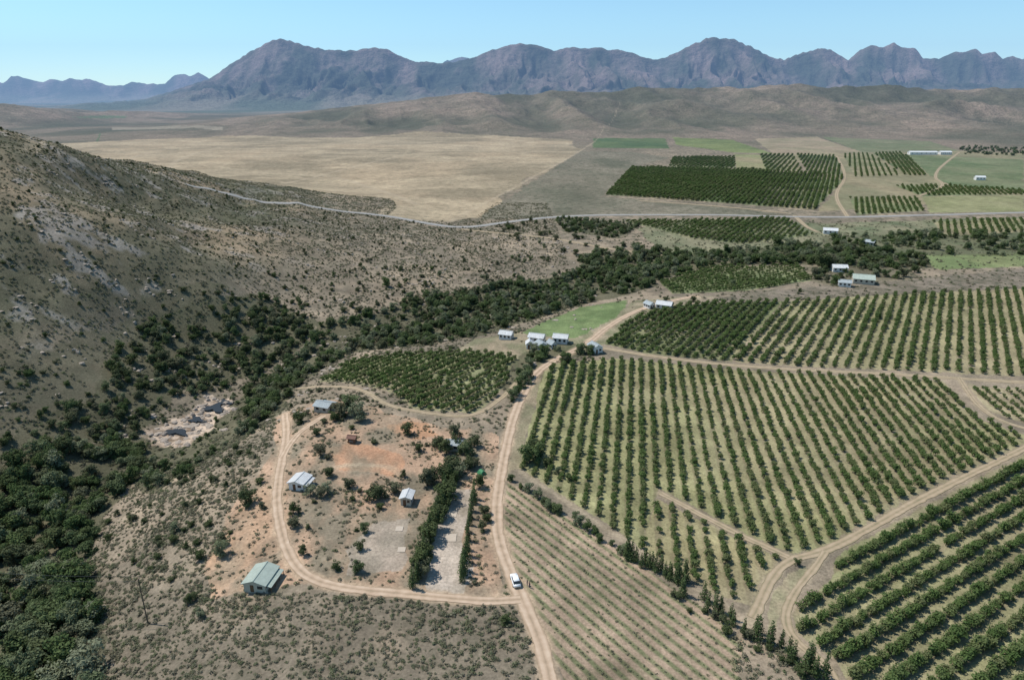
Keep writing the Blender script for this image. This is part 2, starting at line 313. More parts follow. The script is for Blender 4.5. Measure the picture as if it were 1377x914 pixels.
# ------------------------------------------------------------------ ground mesh (radial level of detail)
az=np.concatenate([np.linspace(-180,-56,26)[:-1],np.linspace(-56,-43,40)[:-1],np.linspace(-43,43,1050),np.linspace(43,56,40)[1:],np.linspace(56,180,26)[1:-1]])
rr=np.concatenate([[0.5,20,45,65,80],np.exp(np.linspace(math.log(88),math.log(1200),640)),np.exp(np.linspace(math.log(1205),math.log(6000),190))[1:],np.exp(np.linspace(math.log(6030),math.log(9800),150)),np.exp(np.linspace(math.log(10000),math.log(18000),50))])
na,nr=len(az),len(rr)
AZ,RR=np.meshgrid(np.radians(az),rr)
X=(RR*np.sin(AZ)).ravel(); Y=(RR*np.cos(AZ)).ravel()
Hh=height(X,Y)
R=np.hypot(X,Y)
nA=fbm(X/9,Y/9,4,101); nB=fbm(X/60,Y/60,4,111); nC=fbm(X/2.2,Y/2.2,2,121)
def mixc(a,b,t): return a[None,:]*(1-t[:,None])+b[None,:]*t[:,None]
t=np.clip((nA-.35)*2+(nB-.5)*1.5,0,1)
col=mixc(g(.175,.145,.105),g(.285,.225,.16),t)
hill=sstep(3,25,Hh)*(R<1500)
ch=mixc(g(.115,.105,.068),g(.25,.19,.125),np.clip((nB-.33)*2.4+(nA-.5)*1.0,0,1))
col=col*(1-hill[:,None])+ch*hill[:,None]
hm=np.where(hill>0)[0]
rk=sstep(.58,.68,fbm(X[hm]/14,Y[hm]/9,4,131))*hill[hm]
col[hm]=col[hm]*(1-rk[:,None]*.6)+g(.30,.27,.24)*rk[:,None]*.6
gl=sstep(.42,.62,1-ridged(X[hm]/75+Y[hm]/300,Y[hm]/140,3,9))*hill[hm]
col[hm]=col[hm]*(1-gl[:,None]*.5)+g(.085,.088,.05)*gl[:,None]*.5
far=sstep(1500,2000,R); fi=np.where(far>0)[0]
cm=mixc(g(.12,.108,.076),g(.235,.18,.135),np.clip((fbm(X[fi]/220,Y[fi]/220,4,141)-.32)*2.6,0,1))
gl=sstep(.34,.6,1-ridged(X[fi]/260+Y[fi]/1500,Y[fi]/600,3,33))*sstep(1900,2300,Y[fi]); cm=cm*(1-gl[:,None]*.7)+g(.075,.077,.052)*gl[:,None]*.7  # far gullies darkened: plants in hollows, plus relief shade painted into colour
col[fi]=col[fi]*(1-far[fi,None])+cm*far[fi,None]
vf=sstep(4300,5600,Y); fi=np.where(vf>0)[0]
cv=mixc(g(.09,.11,.08),g(.18,.165,.13),np.clip((vn(X[fi]/420,Y[fi]/900,151)-.3)*2.5,0,1))
col[fi]=col[fi]*(1-vf[fi,None])+cv*vf[fi,None]
mt=sstep(30,220,Hh)*sstep(5000,6300,Y); fi=np.where(mt>0)[0]
cmm=mixc(g(.055,.065,.05),g(.19,.145,.135),np.clip((fbm(X[fi]/250,Y[fi]/400,5,161,.6)-.38)*3.2+sstep(150,800,Hh[fi])*.3-.1,0,1))
col[fi]=col[fi]*(1-mt[fi,None])+cmm*mt[fi,None]
spk=np.where(R>550,.9,0.25)*np.ones(len(X)); spk=np.where(Y>5500,.4,spk)
for (u0,v0,u1,v1,c) in ((0,178,135,182,g(.08,.12,.06)),(60,156,170,159,g(.11,.14,.08)),(150,171,300,175,g(.22,.19,.14))):
    P=GP([(u0,v1),(u1,v1),(u1,v0),(u0,v0)]); m=inpoly(X,Y,P)&(Hh<25); col[m]=c; spk[m]=0
for ip_,(P,a,b,w) in enumerate(PAINT):
    k=bbidx(X,Y,P,w*1.5); xk,yk=X[k],Y[k]
    if ip_==0: q=(Hh[k]<4)|((yk>760)&(Hh[k]<24)); xk,yk,k=xk[q],yk[q],k[q]
    wx=(fbm(xk/(w*2.5),yk/(w*2.5),3,201)-.5)*w*1.6; wy=(fbm(xk/(w*2.5),yk/(w*2.5),3,211)-.5)*w*1.6
    m=k[inpoly(xk+wx,yk+wy,P)]
    sc_=6 if P[:,1].max()<500 else (15 if P[:,1].max()<700 else 60)
    tt=np.clip((fbm(X[m]/sc_,Y[m]/sc_*0.6,5,221)-.34)*3,0,1)
    if ip_==0: tt=np.clip(tt*.5+.75*sstep(.38,.62,fbm(X[m]/170,Y[m]/150,5,225)),0,1)
    col[m]=mixc(a,b,tt); spk[m]=0.12 if ip_ not in(0,1,12) else (.35,.75)[min(ip_,1)]
k=inpoly(X,Y,PAINT[0][0])&(Hh<5)
st=sstep(.6,.78,ridged(X[k]/160+nB[k],Y[k]/120,4,231)); col[k]=col[k]*(1-.4*st[:,None])+g(.43,.345,.23)*.4*st[:,None]
for (nm,P,a,rs,ts,s,c1,c2) in ORCH:
    m=inpoly(X+(nA-.5)*2,Y+(nC-.5)*2,P); k=np.where(m)[0]
    an=math.radians(a); cc=(X[k]*math.cos(an)-Y[k]*math.sin(an))/rs
    f=np.abs(cc-np.round(cc))*2
    tt=np.clip(sstep(.3,.6,f)+(nC[k]-.5)*.9,0,1)
    cg=mixc(c1,c2,tt); dry=np.clip((nB[k]-.42)*3.5,0,1)
    cg=cg*(1-dry[:,None]*.6)+g(.28,.23,.15)*dry[:,None]*.6
    col[k]=cg*(.7+.6*nA[k,None]); spk[k]=0
k=np.where(inpoly(X,Y,EP))[0]; an=math.radians(-35.8); cc=(X[k]*math.cos(an)-Y[k]*math.sin(an))/2.6
f=np.abs(cc-np.round(cc))*2; tt=np.clip(sstep(.25,.65,f)+(nC[k]-.5)*.6+(nA[k]-.5)*.6,0,1)
col[k]=mixc(g(.14,.145,.075),g(.30,.22,.155),tt)*(0.65+.7*nA[k,None]); spk[k]=0
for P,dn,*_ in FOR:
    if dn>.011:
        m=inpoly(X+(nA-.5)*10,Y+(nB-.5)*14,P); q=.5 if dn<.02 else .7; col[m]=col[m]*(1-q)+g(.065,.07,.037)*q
m=inpoly(X+(nA-.5)*14,Y+(nC-.5)*8,ROCKP); col[m]=mixc(g(.46,.36,.27),g(.17,.125,.085),np.clip((nC[m]-.42)*3,0,1)); spk[m]=0
for nm,P,w,kd in ROADS:
    k0=bbidx(X,Y,P,w*2+6); xk,yk=X[k0],Y[k0]
    d=pdist(xk,yk,P,w*2+6)+(nC[k0]-.5)*1.6
    if kd=='tar': c=g(.30,.25,.19); sw=w*.5+2; st=.7
    elif kd=='faint': c=g(.36,.29,.2); sw=w*.5; st=.5
    elif kd=='track': c=g(.31,.25,.165); sw=w*.5; st=.7
    else: c=g(.37,.275,.185); sw=w*.5+.4; st=.85
    q=d<sw+1.0; k=k0[q]; d=d[q]
    f=np.clip((1-sstep(sw-.8,sw+1.0,d))*st*(0.5+1.0*nA[k]),0,1)
    col[k]=col[k]*(1-f[:,None])+c*f[:,None]; spk[k]*=(1-f)
idx=np.arange(na*nr).reshape(nr,na)
a=idx[:-1,:]; b=idx[1:,:]
a2=np.roll(a,-1,1); b2=np.roll(b,-1,1)
faces=np.stack([b,b2,a2,a],-1).reshape(-1,4)
me=bpy.data.meshes.new("ground")
me.vertices.add(na*nr); me.vertices.foreach_set("co",np.stack([X,Y,Hh],1).astype(np.float32).ravel())
nf=len(faces); me.loops.add(nf*4); me.loops.foreach_set("vertex_index",faces.astype(np.int32).ravel())
me.polygons.add(nf); me.polygons.foreach_set("loop_start",np.arange(0,nf*4,4,dtype=np.int32)); 
me.polygons.foreach_set("use_smooth",np.ones(nf,bool))
me.update()
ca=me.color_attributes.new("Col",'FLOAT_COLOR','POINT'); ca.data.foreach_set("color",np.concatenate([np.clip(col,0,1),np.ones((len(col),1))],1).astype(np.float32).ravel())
sa=me.attributes.new("spk",'FLOAT','POINT'); sa.data.foreach_set("value",spk.astype(np.float32))
sa=me.attributes.new("far",'FLOAT','POINT'); sa.data.foreach_set("value",(sstep(1700,2300,Y)*(.35+.65*sstep(5000,7000,Y))).astype(np.float32))
me.materials.append(M_ground)
go=bpy.data.objects.new("ground",me); sc.collection.objects.link(go)
if me.polygons[5000].normal.z<0: me.flip_normals()
del faces
# ------------------------------------------------------------------ road ribbons
def ribbonmat(name,c1,c2,c3):
    m,nt=newmat(name); N=nt.nodes; L=nt.links
    o=N.new("ShaderNodeOutputMaterial"); b=N.new("ShaderNodeBsdfPrincipled"); b.inputs["Roughness"].default_value=.9; b.inputs["Specular IOR Level"].default_value=.15; L.new(b.outputs[0],o.inputs[0])
    at=N.new("ShaderNodeAttribute"); at.attribute_name="trk"; ge=N.new("ShaderNodeNewGeometry")
    z=N.new("ShaderNodeTexNoise"); z.inputs["Scale"].default_value=.5; z.inputs["Detail"].default_value=6; L.new(ge.outputs["Position"],z.inputs["Vector"])
    ad=N.new("ShaderNodeMath"); ad.operation='MULTIPLY_ADD'; L.new(z.outputs[0],ad.inputs[0]); ad.inputs[1].default_value=1.2
    sb=N.new("ShaderNodeMath"); sb.operation='SUBTRACT'; L.new(at.outputs["Fac"],sb.inputs[0]); sb.inputs[1].default_value=.6; L.new(sb.outputs[0],ad.inputs[2])
    cr=N.new("ShaderNodeValToRGB"); e=cr.color_ramp.elements; e[0].color=(*c1,1); e[1].color=(*c3,1); x=e.new(.5); x.color=(*c2,1)
    L.new(ad.outputs[0],cr.inputs[0]); L.new(cr.outputs[0],b.inputs["Base Color"]); return m
M_dirt=ribbonmat("dirt_road_surface",(.25,.19,.125),(.40,.29,.20),(.50,.385,.28))
M_track=ribbonmat("farm_track_surface",(.19,.17,.10),(.31,.24,.155),(.39,.305,.21))
M_tar=ribbonmat("asphalt",(.20,.195,.18),(.27,.26,.24),(.32,.305,.285))
for ri,(nm,P,w,kd) in enumerate(ROADS):
    if kd=='faint': continue
    seg=np.hypot(*(P[1:]-P[:-1]).T); s=np.append(0,np.cumsum(seg)); step=1.0 if s[-1]<500 else 2.5
    ss=np.arange(0,s[-1],step); cx=np.interp(ss,s,P[:,0]); cy=np.interp(ss,s,P[:,1])
    tx=np.gradient(cx);ty=np.gradient(cy); l=np.hypot(tx,ty)+1e-9; nx=ty/l; ny=-tx/l
    offs=np.array([-.5,-.34,-.2,0,.2,.34,.5]); tv=np.array([.1,.8,.7,.2,.7,.8,.1]) if kd!='tar' else np.array([.5,.5,.5,.6,.5,.5,.5])
    jit=(fbm(ss/3,ss*0,3,301)-.5)*.9; jit2=(fbm(ss/3,ss*0+9,3,311)-.5)*.9
    k=len(offs); VX=np.zeros((len(ss),k));VY=VX.copy()
    for j,o_ in enumerate(offs):
        e=o_*w*.95+(jit if j==0 else jit2 if j==k-1 else 0)
        VX[:,j]=cx+nx*e; VY[:,j]=cy+ny*e
    vz=height(VX.ravel(),VY.ravel())+ (.06 if kd!='tar' else .18)+0.00006*VY.ravel()+.004*ri
    vs=np.stack([VX.ravel(),VY.ravel(),vz],1); ii=np.arange(len(ss)*k).reshape(-1,k)
    fc=np.stack([ii[:-1,:-1],ii[:-1,1:],ii[1:,1:],ii[1:,:-1]],-1).reshape(-1,4)
    rm=bpy.data.meshes.new(nm); rm.from_pydata(vs.tolist(),[],fc.tolist()); 
    at=rm.attributes.new("trk",'FLOAT','POINT'); at.data.foreach_set("value",np.tile(tv,len(ss)).astype(np.float32))
    rm.materials.append({'dirt':M_dirt,'track':M_track,'tar':M_tar}[kd]); ob=bpy.data.objects.new(nm,rm); sc.collection.objects.link(ob)
# ------------------------------------------------------------------ plant prototypes
def crown(clumps,nleaf,ls,seed,upb=.3,trunk=None,mat=None,flat=.7):
    r=np.random.default_rng(seed); V=[];Fc=[];Tn=[];mi=[]
    for (c,rad,tn) in clumps:
        c=np.array(c); n_=max(4,int(nleaf*rad**2))
        d=r.normal(size=(n_,3)); d/=np.linalg.norm(d,axis=1)[:,None]
        p=c+d*rad*(r.uniform(.55,1.08,(n_,1)))*np.array([1,1,flat])
        nn=d*.8+r.normal(size=(n_,3))*.45; nn[:,2]+=upb; nn/=np.linalg.norm(nn,axis=1)[:,None]
        t=np.cross(nn,r.normal(size=(n_,3))); t/=np.linalg.norm(t,axis=1)[:,None]+1e-9; bt=np.cross(nn,t)
        s=ls*r.uniform(.6,1.3,(n_,1))
        base=sum(len(v) for v in V)
        quad=np.stack([p-t*s-bt*s*.35,p+t*s*.1-bt*s*.6,p+t*s+bt*s*.3,p-t*s*.1+bt*s*.6],1).reshape(-1,3)
        V.append(quad); Fc.append((np.arange(n_*4).reshape(-1,4)+base)); Tn.append(np.full(n_*4,np.clip(tn+0,0,1))+r.uniform(-.15,.15,n_*4)); mi+= [0]*n_
    def limb(p0,p1,r0,r1,ns=5):
        p0=np.array(p0,float);p1=np.array(p1,float); d=p1-p0; d/=np.linalg.norm(d)
        a_=np.cross(d,[.3,.9,.1]); a_/=np.linalg.norm(a_); b_=np.cross(d,a_)
        base=sum(len(v) for v in V); ang=np.arange(ns)*2*math.pi/ns
        ring=lambda p,rr_: p+rr_*(np.cos(ang)[:,None]*a_+np.sin(ang)[:,None]*b_)
        V.append(np.concatenate([ring(p0,r0),ring(p1,r1)])); i=np.arange(ns); j=(i+1)%ns
        Fc.append(np.stack([i,j,j+ns,i+ns],1)+base); Tn.append(np.full(ns*2,.5)); mi.extend([1]*ns)
    for l in (trunk or []): limb(*l)
    m=bpy.data.meshes.new("plant"); m.from_pydata(np.concatenate(V).tolist(),[],np.concatenate(Fc).tolist())
    a_=m.attributes.new("tint",'FLOAT','POINT'); a_.data.foreach_set("value",np.clip(np.concatenate(Tn),0,1).astype(np.float32))
    m.materials.append(mat); m.materials.append(M_bark); m.polygons.foreach_set("material_index",np.array(mi,dtype=np.int32)); m.update(); return m
def citrus(seed):
    r=np.random.default_rng(seed); cl=[((0,0,1.25),.85,.3)]
    for i in range(9):
        a_=r.uniform(0,6.28); q=r.uniform(.3,.75); z=r.uniform(.65,2.0); cl.append(((math.cos(a_)*q,math.sin(a_)*q,z),r.uniform(.42,.65),r.uniform(0,1)))
    return crown(cl,85,.2,seed,.5,[((0,0,-.2),(0,0,1.2),.09,.05),((0,0,.7),(.4,.2,1.5),.05,.02),((0,0,.7),(-.35,-.2,1.6),.05,.02)],M_citrus,.85)
def broad(seed,mat):
    r=np.random.default_rng(seed); cl=[]; tr=[((0,0,-.4),(.1,0,2.2),.26,.16)]
    for i in range(15):
        a_=i*2.4+r.uniform(-.4,.4); q=r.uniform(.4,2.5); z=r.uniform(1.6,5.7)-.25*q; rd=r.uniform(.85,1.45)
        c=(math.cos(a_)*q,math.sin(a_)*q,z); cl.append((c,rd,r.uniform(0,1)))
        if i%2==0: tr.append(((.05,0,1.2+r.uniform(0,.9)),tuple(np.array(c)*.92),.11,.03))
    cl.append(((0,0,3.4),1.7,.2))
    return crown(cl,62,.28,seed,.4,tr,mat,.75)
def tall(seed):
    r=np.random.default_rng(seed); cl=[]
    for i in range(13):
        z=.9+i*.48; q=r.uniform(.1,.6)*(1-i/15); a_=r.uniform(0,6.28)
        cl.append(((math.cos(a_)*q,math.sin(a_)*q,z),(1.25-.07*i)*r.uniform(.8,1.1),r.uniform(0,1)))
    return crown(cl,58,.22,seed,.25,[((0,0,-.4),(0,0,5.5),.16,.04),((0,0,2),(.8,.2,3),.05,.02),((0,0,2.6),(-.7,.3,3.6),.05,.02)],M_tall,1.1)
def shrub(seed):
    r=np.random.default_rng(seed); cl=[]
    for i in range(5):
        a_=r.uniform(0,6.28);q=r.uniform(.05,.45); cl.append(((math.cos(a_)*q,math.sin(a_)*q,r.uniform(.15,.42)),r.uniform(.25,.42),r.uniform(0,1)))
    return crown(cl,110,.14,seed,.5,[((0,0,-.1),(.1,.05,.4),.03,.015),((0,0,0),(-.2,.1,.4),.025,.01)],M_shrub,.8)
def mkcol(name,meshes):
    c=bpy.data.collections.new(name)
    for i,m in enumerate(meshes):
        o=bpy.data.objects.new(f"{name}_{i}",m); c.objects.link(o)
    return c
CITR=[citrus(i) for i in range(5)]; BRO=[broad(20+i,M_forest) for i in range(5)]; DRK=[broad(40+i,M_dark) for i in range(4)]; TAL=[tall(60+i) for i in range(4)]; SHR=[shrub(80+i) for i in range(5)]
M_rock=simple("rock",(.36,.30,.24),.9,.3,2.0)
def rock(seed):
    bm=bmesh.new(); bmesh.ops.create_icosphere(bm,subdivisions=2,radius=.5); r=np.random.default_rng(seed); s=r.uniform(.6,1.3,3)
    for v in bm.verts:
        k=1+.28*math.sin(v.co.x*7+seed)*math.cos(v.co.y*6+v.co.z*5+seed); v.co=Vector((v.co.x*s[0]*k,v.co.y*s[1]*k,v.co.z*s[2]*.6*k))
    m=bpy.data.meshes.new("rock"); bm.to_mesh(m); bm.free(); m.materials.append(M_rock); return m
RCK=[rock(i) for i in range(4)]
COLS={'citrus':mkcol("citrus_plants",CITR),'broad':mkcol("broadleaf_plants",BRO),'dark':mkcol("bush_plants",DRK),'tall':mkcol("conifer_plants",TAL),'shrub':mkcol("shrub_plants",SHR),'rock':mkcol("rocks",RCK)}
NV={'citrus':5,'broad':5,'dark':4,'tall':4,'shrub':5,'rock':4}
def scatter(name,x,y,scl,kind,sink=0.05):
    n_=len(x)
    if n_==0: return
    z=height(x,y)-sink
    me=bpy.data.meshes.new(name); me.vertices.add(n_); me.vertices.foreach_set("co",np.stack([x,y,z],1).astype(np.float32).ravel())
    s=np.asarray(scl)
    s=np.stack([s*rng.uniform(.85,1.15,n_),s*rng.uniform(.85,1.15,n_),s*rng.uniform(.75,1.15,n_)],1)
    rot=np.zeros((n_,3)); rot[:,2]=rng.uniform(0,6.28,n_); rot[:,0]=rng.normal(0,.04,n_)
    a=me.attributes.new("scl",'FLOAT_VECTOR','POINT'); a.data.foreach_set("vector",s.astype(np.float32).ravel())
    a=me.attributes.new("rot",'FLOAT_VECTOR','POINT'); a.data.foreach_set("vector",rot.astype(np.float32).ravel())
    a=me.attributes.new("idx",'INT','POINT'); a.data.foreach_set("value",rng.integers(0,NV[kind],n_).astype(np.int32))
    ob=bpy.data.objects.new(name,me); sc.collection.objects.link(ob)
    ng=bpy.data.node_groups.new(name+"_nodes",'GeometryNodeTree')
    ng.interface.new_socket("Geometry",in_out='INPUT',socket_type='NodeSocketGeometry'); ng.interface.new_socket("Geometry",in_out='OUTPUT',socket_type='NodeSocketGeometry')
    N=ng.nodes;L=ng.links; gi=N.new("NodeGroupInput"); gout=N.new("NodeGroupOutput"); ip=N.new("GeometryNodeInstanceOnPoints"); ci=N.new("GeometryNodeCollectionInfo")
    ci.inputs[0].default_value=COLS[kind]; ci.inputs[1].default_value=True; ci.inputs[2].default_value=True
    def na_(nm,ty):
        q=N.new("GeometryNodeInputNamedAttribute"); q.data_type=ty; q.inputs[0].default_value=nm; return q.outputs[0]
    er=N.new("FunctionNodeEulerToRotation"); L.new(na_("rot",'FLOAT_VECTOR'),er.inputs[0])
    L.new(gi.outputs[0],ip.inputs["Points"]); L.new(ci.outputs[0],ip.inputs["Instance"]); ip.inputs["Pick Instance"].default_value=True
    L.new(na_("idx",'INT'),ip.inputs["Instance Index"]); L.new(er.outputs[0],ip.inputs["Rotation"]); L.new(na_("scl",'FLOAT_VECTOR'),ip.inputs["Scale"])
    L.new(ip.outputs[0],gout.inputs[0])
    md=ob.modifiers.new("instances",'NODES'); md.node_group=ng
    return ob
def roaddist(x,y,lim=8):
    d=np.full(len(x),1e9)
    for nm,P,w,kd in ROADS:
        if kd!='faint': d=np.minimum(d,pdist(x,y,P,lim+w)-w*.5)
    return d
for (nm,P,a,rs,ts,s,c1,c2) in ORCH:
    an=math.radians(a); cn=P[:,0]*math.cos(an)-P[:,1]*math.sin(an); ca_=P[:,0]*math.sin(an)+P[:,1]*math.cos(an)
    ks=np.arange(math.floor(cn.min()/rs),math.ceil(cn.max()/rs)+1)*rs; al=np.arange(ca_.min(),ca_.max(),ts)
    K,Al=np.meshgrid(ks,al); K=K.ravel();Al=Al.ravel()
    K=K+rng.normal(0,.18,len(K)); Al=Al+rng.normal(0,.28,len(Al))
    x=K*math.cos(an)+Al*math.sin(an); y=-K*math.sin(an)+Al*math.cos(an)
    vig=fbm(x/22,y/22,3,401)
    m=inpoly(x,y,P)&(rng.uniform(size=len(x))>.03+.12*(vig<.37))&(roaddist(x,y)>1.3)
    x=x[m];y=y[m];vig=vig[m]
    scatter(nm,x,y,s*(0.66+.68*vig)*rng.uniform(.75,1.15,len(x)),'citrus')
an=math.radians(-35.8); P=EP; cn=P[:,0]*math.cos(an)-P[:,1]*math.sin(an); ca_=P[:,0]*math.sin(an)+P[:,1]*math.cos(an)
K,Al=np.meshgrid(np.arange(math.floor(cn.min()/2.6),math.ceil(cn.max()/2.6)+1)*2.6,np.arange(ca_.min(),ca_.max(),.8)); K=K.ravel()+rng.normal(0,.1,K.size);Al=Al.ravel()+rng.normal(0,.3,Al.size)
x=K*math.cos(an)+Al*math.sin(an); y=-K*math.sin(an)+Al*math.cos(an); m=inpoly(x,y,P)&(roaddist(x,y)>1.5)&(rng.uniform(size=len(x))>.2+.35*(fbm(x/8,y/8,3,411)<.4))
x=x[m];y=y[m]; scatter("young_vines",x,y,rng.uniform(.35,.75,len(x)),'shrub')
def rand_in(P,dens):
    x0,y0=P.min(0);x1,y1=P.max(0); n_=int((x1-x0)*(y1-y0)*dens); x=rng.uniform(x0,x1,n_);y=rng.uniform(y0,y1,n_); m=inpoly(x,y,P); return x[m],y[m]
x,y=rand_in(EP,.06); scatter("field_weeds",x,y,rng.uniform(.3,.8,len(x)),'shrub')
for i,(P,dn,s0,s1,kd) in enumerate(FOR):
    x,y=rand_in(P,dn*1.35); nz=fbm(x/18,y/18,3,501+i)
    m=(roaddist(x,y)>2.0)&~inpoly(x,y,ROCKX)
    if dn<.03: m&=(nz>rng.uniform(.2,.62,len(x)))
    else: m&=(nz>rng.uniform(.05,.5,len(x)))
    for o in ORCH: m&=~inpoly(x,y,o[1])
    x=x[m];y=y[m];nz=nz[m]; s=rng.uniform(s0,s1,len(x))*(.7+.6*nz)
    sel=rng.uniform(size=len(x))<(.75 if kd==0 else .3)
    scatter("riverside_forest",x[sel],y[sel],s[sel],'broad',.4); scatter("riverside_bushes",x[~sel],y[~sel],s[~sel],'dark',.5)
x,y=rand_in(ROCKX,.05); m=~inpoly(x,y,ROCKP); scatter("riverbank_bushes",x[m],y[m],rng.uniform(.15,.4,m.sum()),'broad',.3)
OP=[o[1] for o in ORCH]+[ROCKP,EP]
CAMP=PAINT[16][0]
def scrubpts(x0,x1,y0,y1,dens,seed,thr=.35):
    n_=int((x1-x0)*(y1-y0)*dens); x=rng.uniform(x0,x1,n_);y=rng.uniform(y0,y1,n_)
    az_=np.abs(np.degrees(np.arctan2(x,y))); m=(az_<46)&(np.hypot(x,y)>95)
    x=x[m];y=y[m]; m=(fbm(x/7,y/7,3,seed)>rng.uniform(thr-.12,thr+.2,len(x)))&(roaddist(x,y)>.5)
    for Q in OP: m&=~inpoly(x,y,Q)
    return x[m],y[m]
LOW=GP([(100,940),(760,940),(700,812),(560,803),(410,795),(295,800),(272,770),(300,720),(305,690),(340,640),(365,600),(372,560),(330,580),(180,655),(110,720),(100,800)])
x,y=scrubpts(-130,25,80,240,1.2,601,.3); m=inpoly(x,y,LOW); x=x[m];y=y[m]
scatter("scrub_shrubs",x,y,rng.uniform(.35,1.25,len(x))*(.7+.6*fbm(x/12,y/12,2,611)),'shrub')
x,y=scrubpts(-110,60,100,300,.45,602,.44); m=inpoly(x,y,CAMP); x=x[m];y=y[m]
for j in (17,19,20): 
    m=~inpoly(x,y,PAINT[j][0]); x=x[m];y=y[m]
scatter("camp_shrubs",x,y,rng.uniform(.3,1.3,len(x)),'shrub')
x,y=scrubpts(-110,60,100,300,.012,612,.5); m=inpoly(x,y,CAMP)&(roaddist(x,y)>2)
for j in (17,19,20): m&=~inpoly(x,y,PAINT[j][0])
scatter("camp_bushes",x[m],y[m],rng.uniform(.22,.5,m.sum()),'dark',.3)
x,y=scrubpts(-520,120,190,760,.27,603,.36); m=~inpoly(x,y,LOW)&~inpoly(x,y,CAMP)&(x<40)
hz=height(x,y); m&=~(inpoly(x,y,PL_)&(hz<4))
for j in (13,14,15): m&=~inpoly(x,y,PAINT[j][0])
x=x[m];y=y[m]; scatter("hillside_scrub",x,y,rng.uniform(.6,1.6,len(x)),'shrub')
x,y=rand_in(E2,.5); scatter("field_edge_shrubs",x,y,rng.uniform(.5,1.5,len(x)),'shrub')
x,y=scrubpts(60,420,300,640,.05,604,.4); scatter("field_edge_shrubs",x,y,rng.uniform(.6,2.2,len(x)),'shrub')
x,y=rand_in(GP([(205,640),(300,600),(370,560),(370,590),(300,690),(270,780),(140,800),(110,720)]),.022); scatter("slope_bushes",x,y,rng.uniform(.2,.45,len(x)),'dark',.3)
x,y=scrubpts(-450,100,220,640,.022,605,.5); m=~inpoly(x,y,LOW)&~inpoly(x,y,CAMP)&(x<20)&~inpoly(x,y,ROCKX); scatter("hillside_bushes",x[m],y[m],rng.uniform(.14,.42,m.sum()),'dark',.3)
x,y=scrubpts(-450,80,230,640,.16,606,.60); m=(fbm(x/14,y/9,4,131)>.55)&(x<60); x=x[m];y=y[m]; scatter("hillside_rocks",x,y,rng.uniform(.6,2.6,len(x)),'rock',0)
x,y=rand_in(ROCKP,.2); scatter("river_boulders",x,y,rng.uniform(.6,3.4,len(x)),'rock',.1)
# ------------------------------------------------------------------ water
M_w,nt=newmat("river_water"); N=nt.nodes;L=nt.links
o=N.new("ShaderNodeOutputMaterial"); b=N.new("ShaderNodeBsdfPrincipled"); b.inputs["Base Color"].default_value=(.03,.026,.018,1); b.inputs["Roughness"].default_value=.12; b.inputs["Specular IOR Level"].default_value=.25; L.new(b.outputs[0],o.inputs[0])
nz=N.new("ShaderNodeTexNoise"); nz.inputs["Scale"].default_value=1.5; bp=N.new("ShaderNodeBump"); bp.inputs["Strength"].default_value=.15; L.new(nz.outputs[0],bp.inputs["Height"]); L.new(bp.outputs[0],b.inputs["Normal"])
for cu,cv,ru,rv in ((288,548,13,5),(238,581,14,5),(302,539,8,3),(264,565,9,4)):
    pts=[]
    for k in range(40):
        a_=k/40*2*math.pi; q=1+.3*math.sin(3*a_+cu)+.2*math.sin(5*a_+cv)+.1*math.sin(9*a_); pts.append((cu+ru*q*math.cos(a_),cv+rv*q*math.sin(a_)))
    P=GP(pts); zz=height(P[:,0],P[:,1]).max()+.45
    vs=[(p[0],p[1],zz) for p in P]; m=bpy.data.meshes.new("river_water"); m.from_pydata(vs,[],[list(range(len(vs)))]); m.materials.append(M_w); m.update()
    sc.collection.objects.link(bpy.data.objects.new("river_water",m))
# ------------------------------------------------------------------ single trees
def gz(x,y): return float(height(np.array([x]),np.array([y]))[0])
def tree(name,u,v,h,meshes,base):
    x,y=G(u,v); s=h/base
    ob=bpy.data.objects.new(name,meshes[rng.integers(len(meshes))]); ob.location=(x,y,gz(x,y)-.1); ob.scale=(s*rng.uniform(.9,1.1),s*rng.uniform(.9,1.1),s); ob.rotation_euler=(0,0,rng.uniform(0,6.28)); sc.collection.objects.link(ob)
for u,v,h in [(332,678,7),(402,568,6),(297,748,5.5),(268,752,4),(300,732,4),(395,708,4),(395,690,4),(408,745,3.5),(481,768,4),(484,738,3.5),(490,715,3.5),(431,612,5),(443,640,4.5),(418,665,4),(440,662,4),(432,668,4),
              (470,655,4.5),(503,672,6.5),(512,668,5),(530,662,5),(548,584,5),(562,606,4),(460,560,8),(472,556,8.5),(484,566,8),(450,566,5),(425,585,4),(590,602,6),(600,610,6),(612,590,6),(628,612,6),(638,600,6),(616,640,6),(600,640,5),(645,655,5),
              (652,690,4),(655,700,3.5),(648,712,3.5),(255,810,3),(270,828,2.8),(680,838,3),(262,805,2.5),(235,715,3.5),(233,730,3),(560,540,3),(895,405,4),(932,406,5),(985,385,5),(1190,372,6),(1215,372,8),(1230,366,7),(1105,362,15),(1112,360,12),(1075,395,4),(1270,392,3),(830,352,9),(868,372,9),(520,385,7),(1072,760,2.5),
              (712,622,8.5),(720,614,7),(735,626,3.5),(750,636,3),(765,645,3)]:
    tree("broadleaf_tree",u,v,h,BRO if rng.uniform()<.5 else DRK,6.6)
def rowtrees(name,p0,p1,n_,h0,h1,j=3,meshes=TAL,base=7.4):
    for i in range(n_):
        t=(i+rng.uniform(-.3,.3))/(n_-1); tree(name,p0[0]+(p1[0]-p0[0])*t+rng.normal(0,j*.6),p0[1]+(p1[1]-p0[1])*t+rng.normal(0,j*.5),rng.uniform(h0,h1),meshes,base)
rowtrees("windbreak_tree",(604,650),(556,792),20,5,7.5,4)
rowtrees("windbreak_tree",(612,640),(560,775),14,5,7,5,DRK,6.6)
rowtrees("windbreak_tree",(637,668),(620,784),13,4.5,7,2)
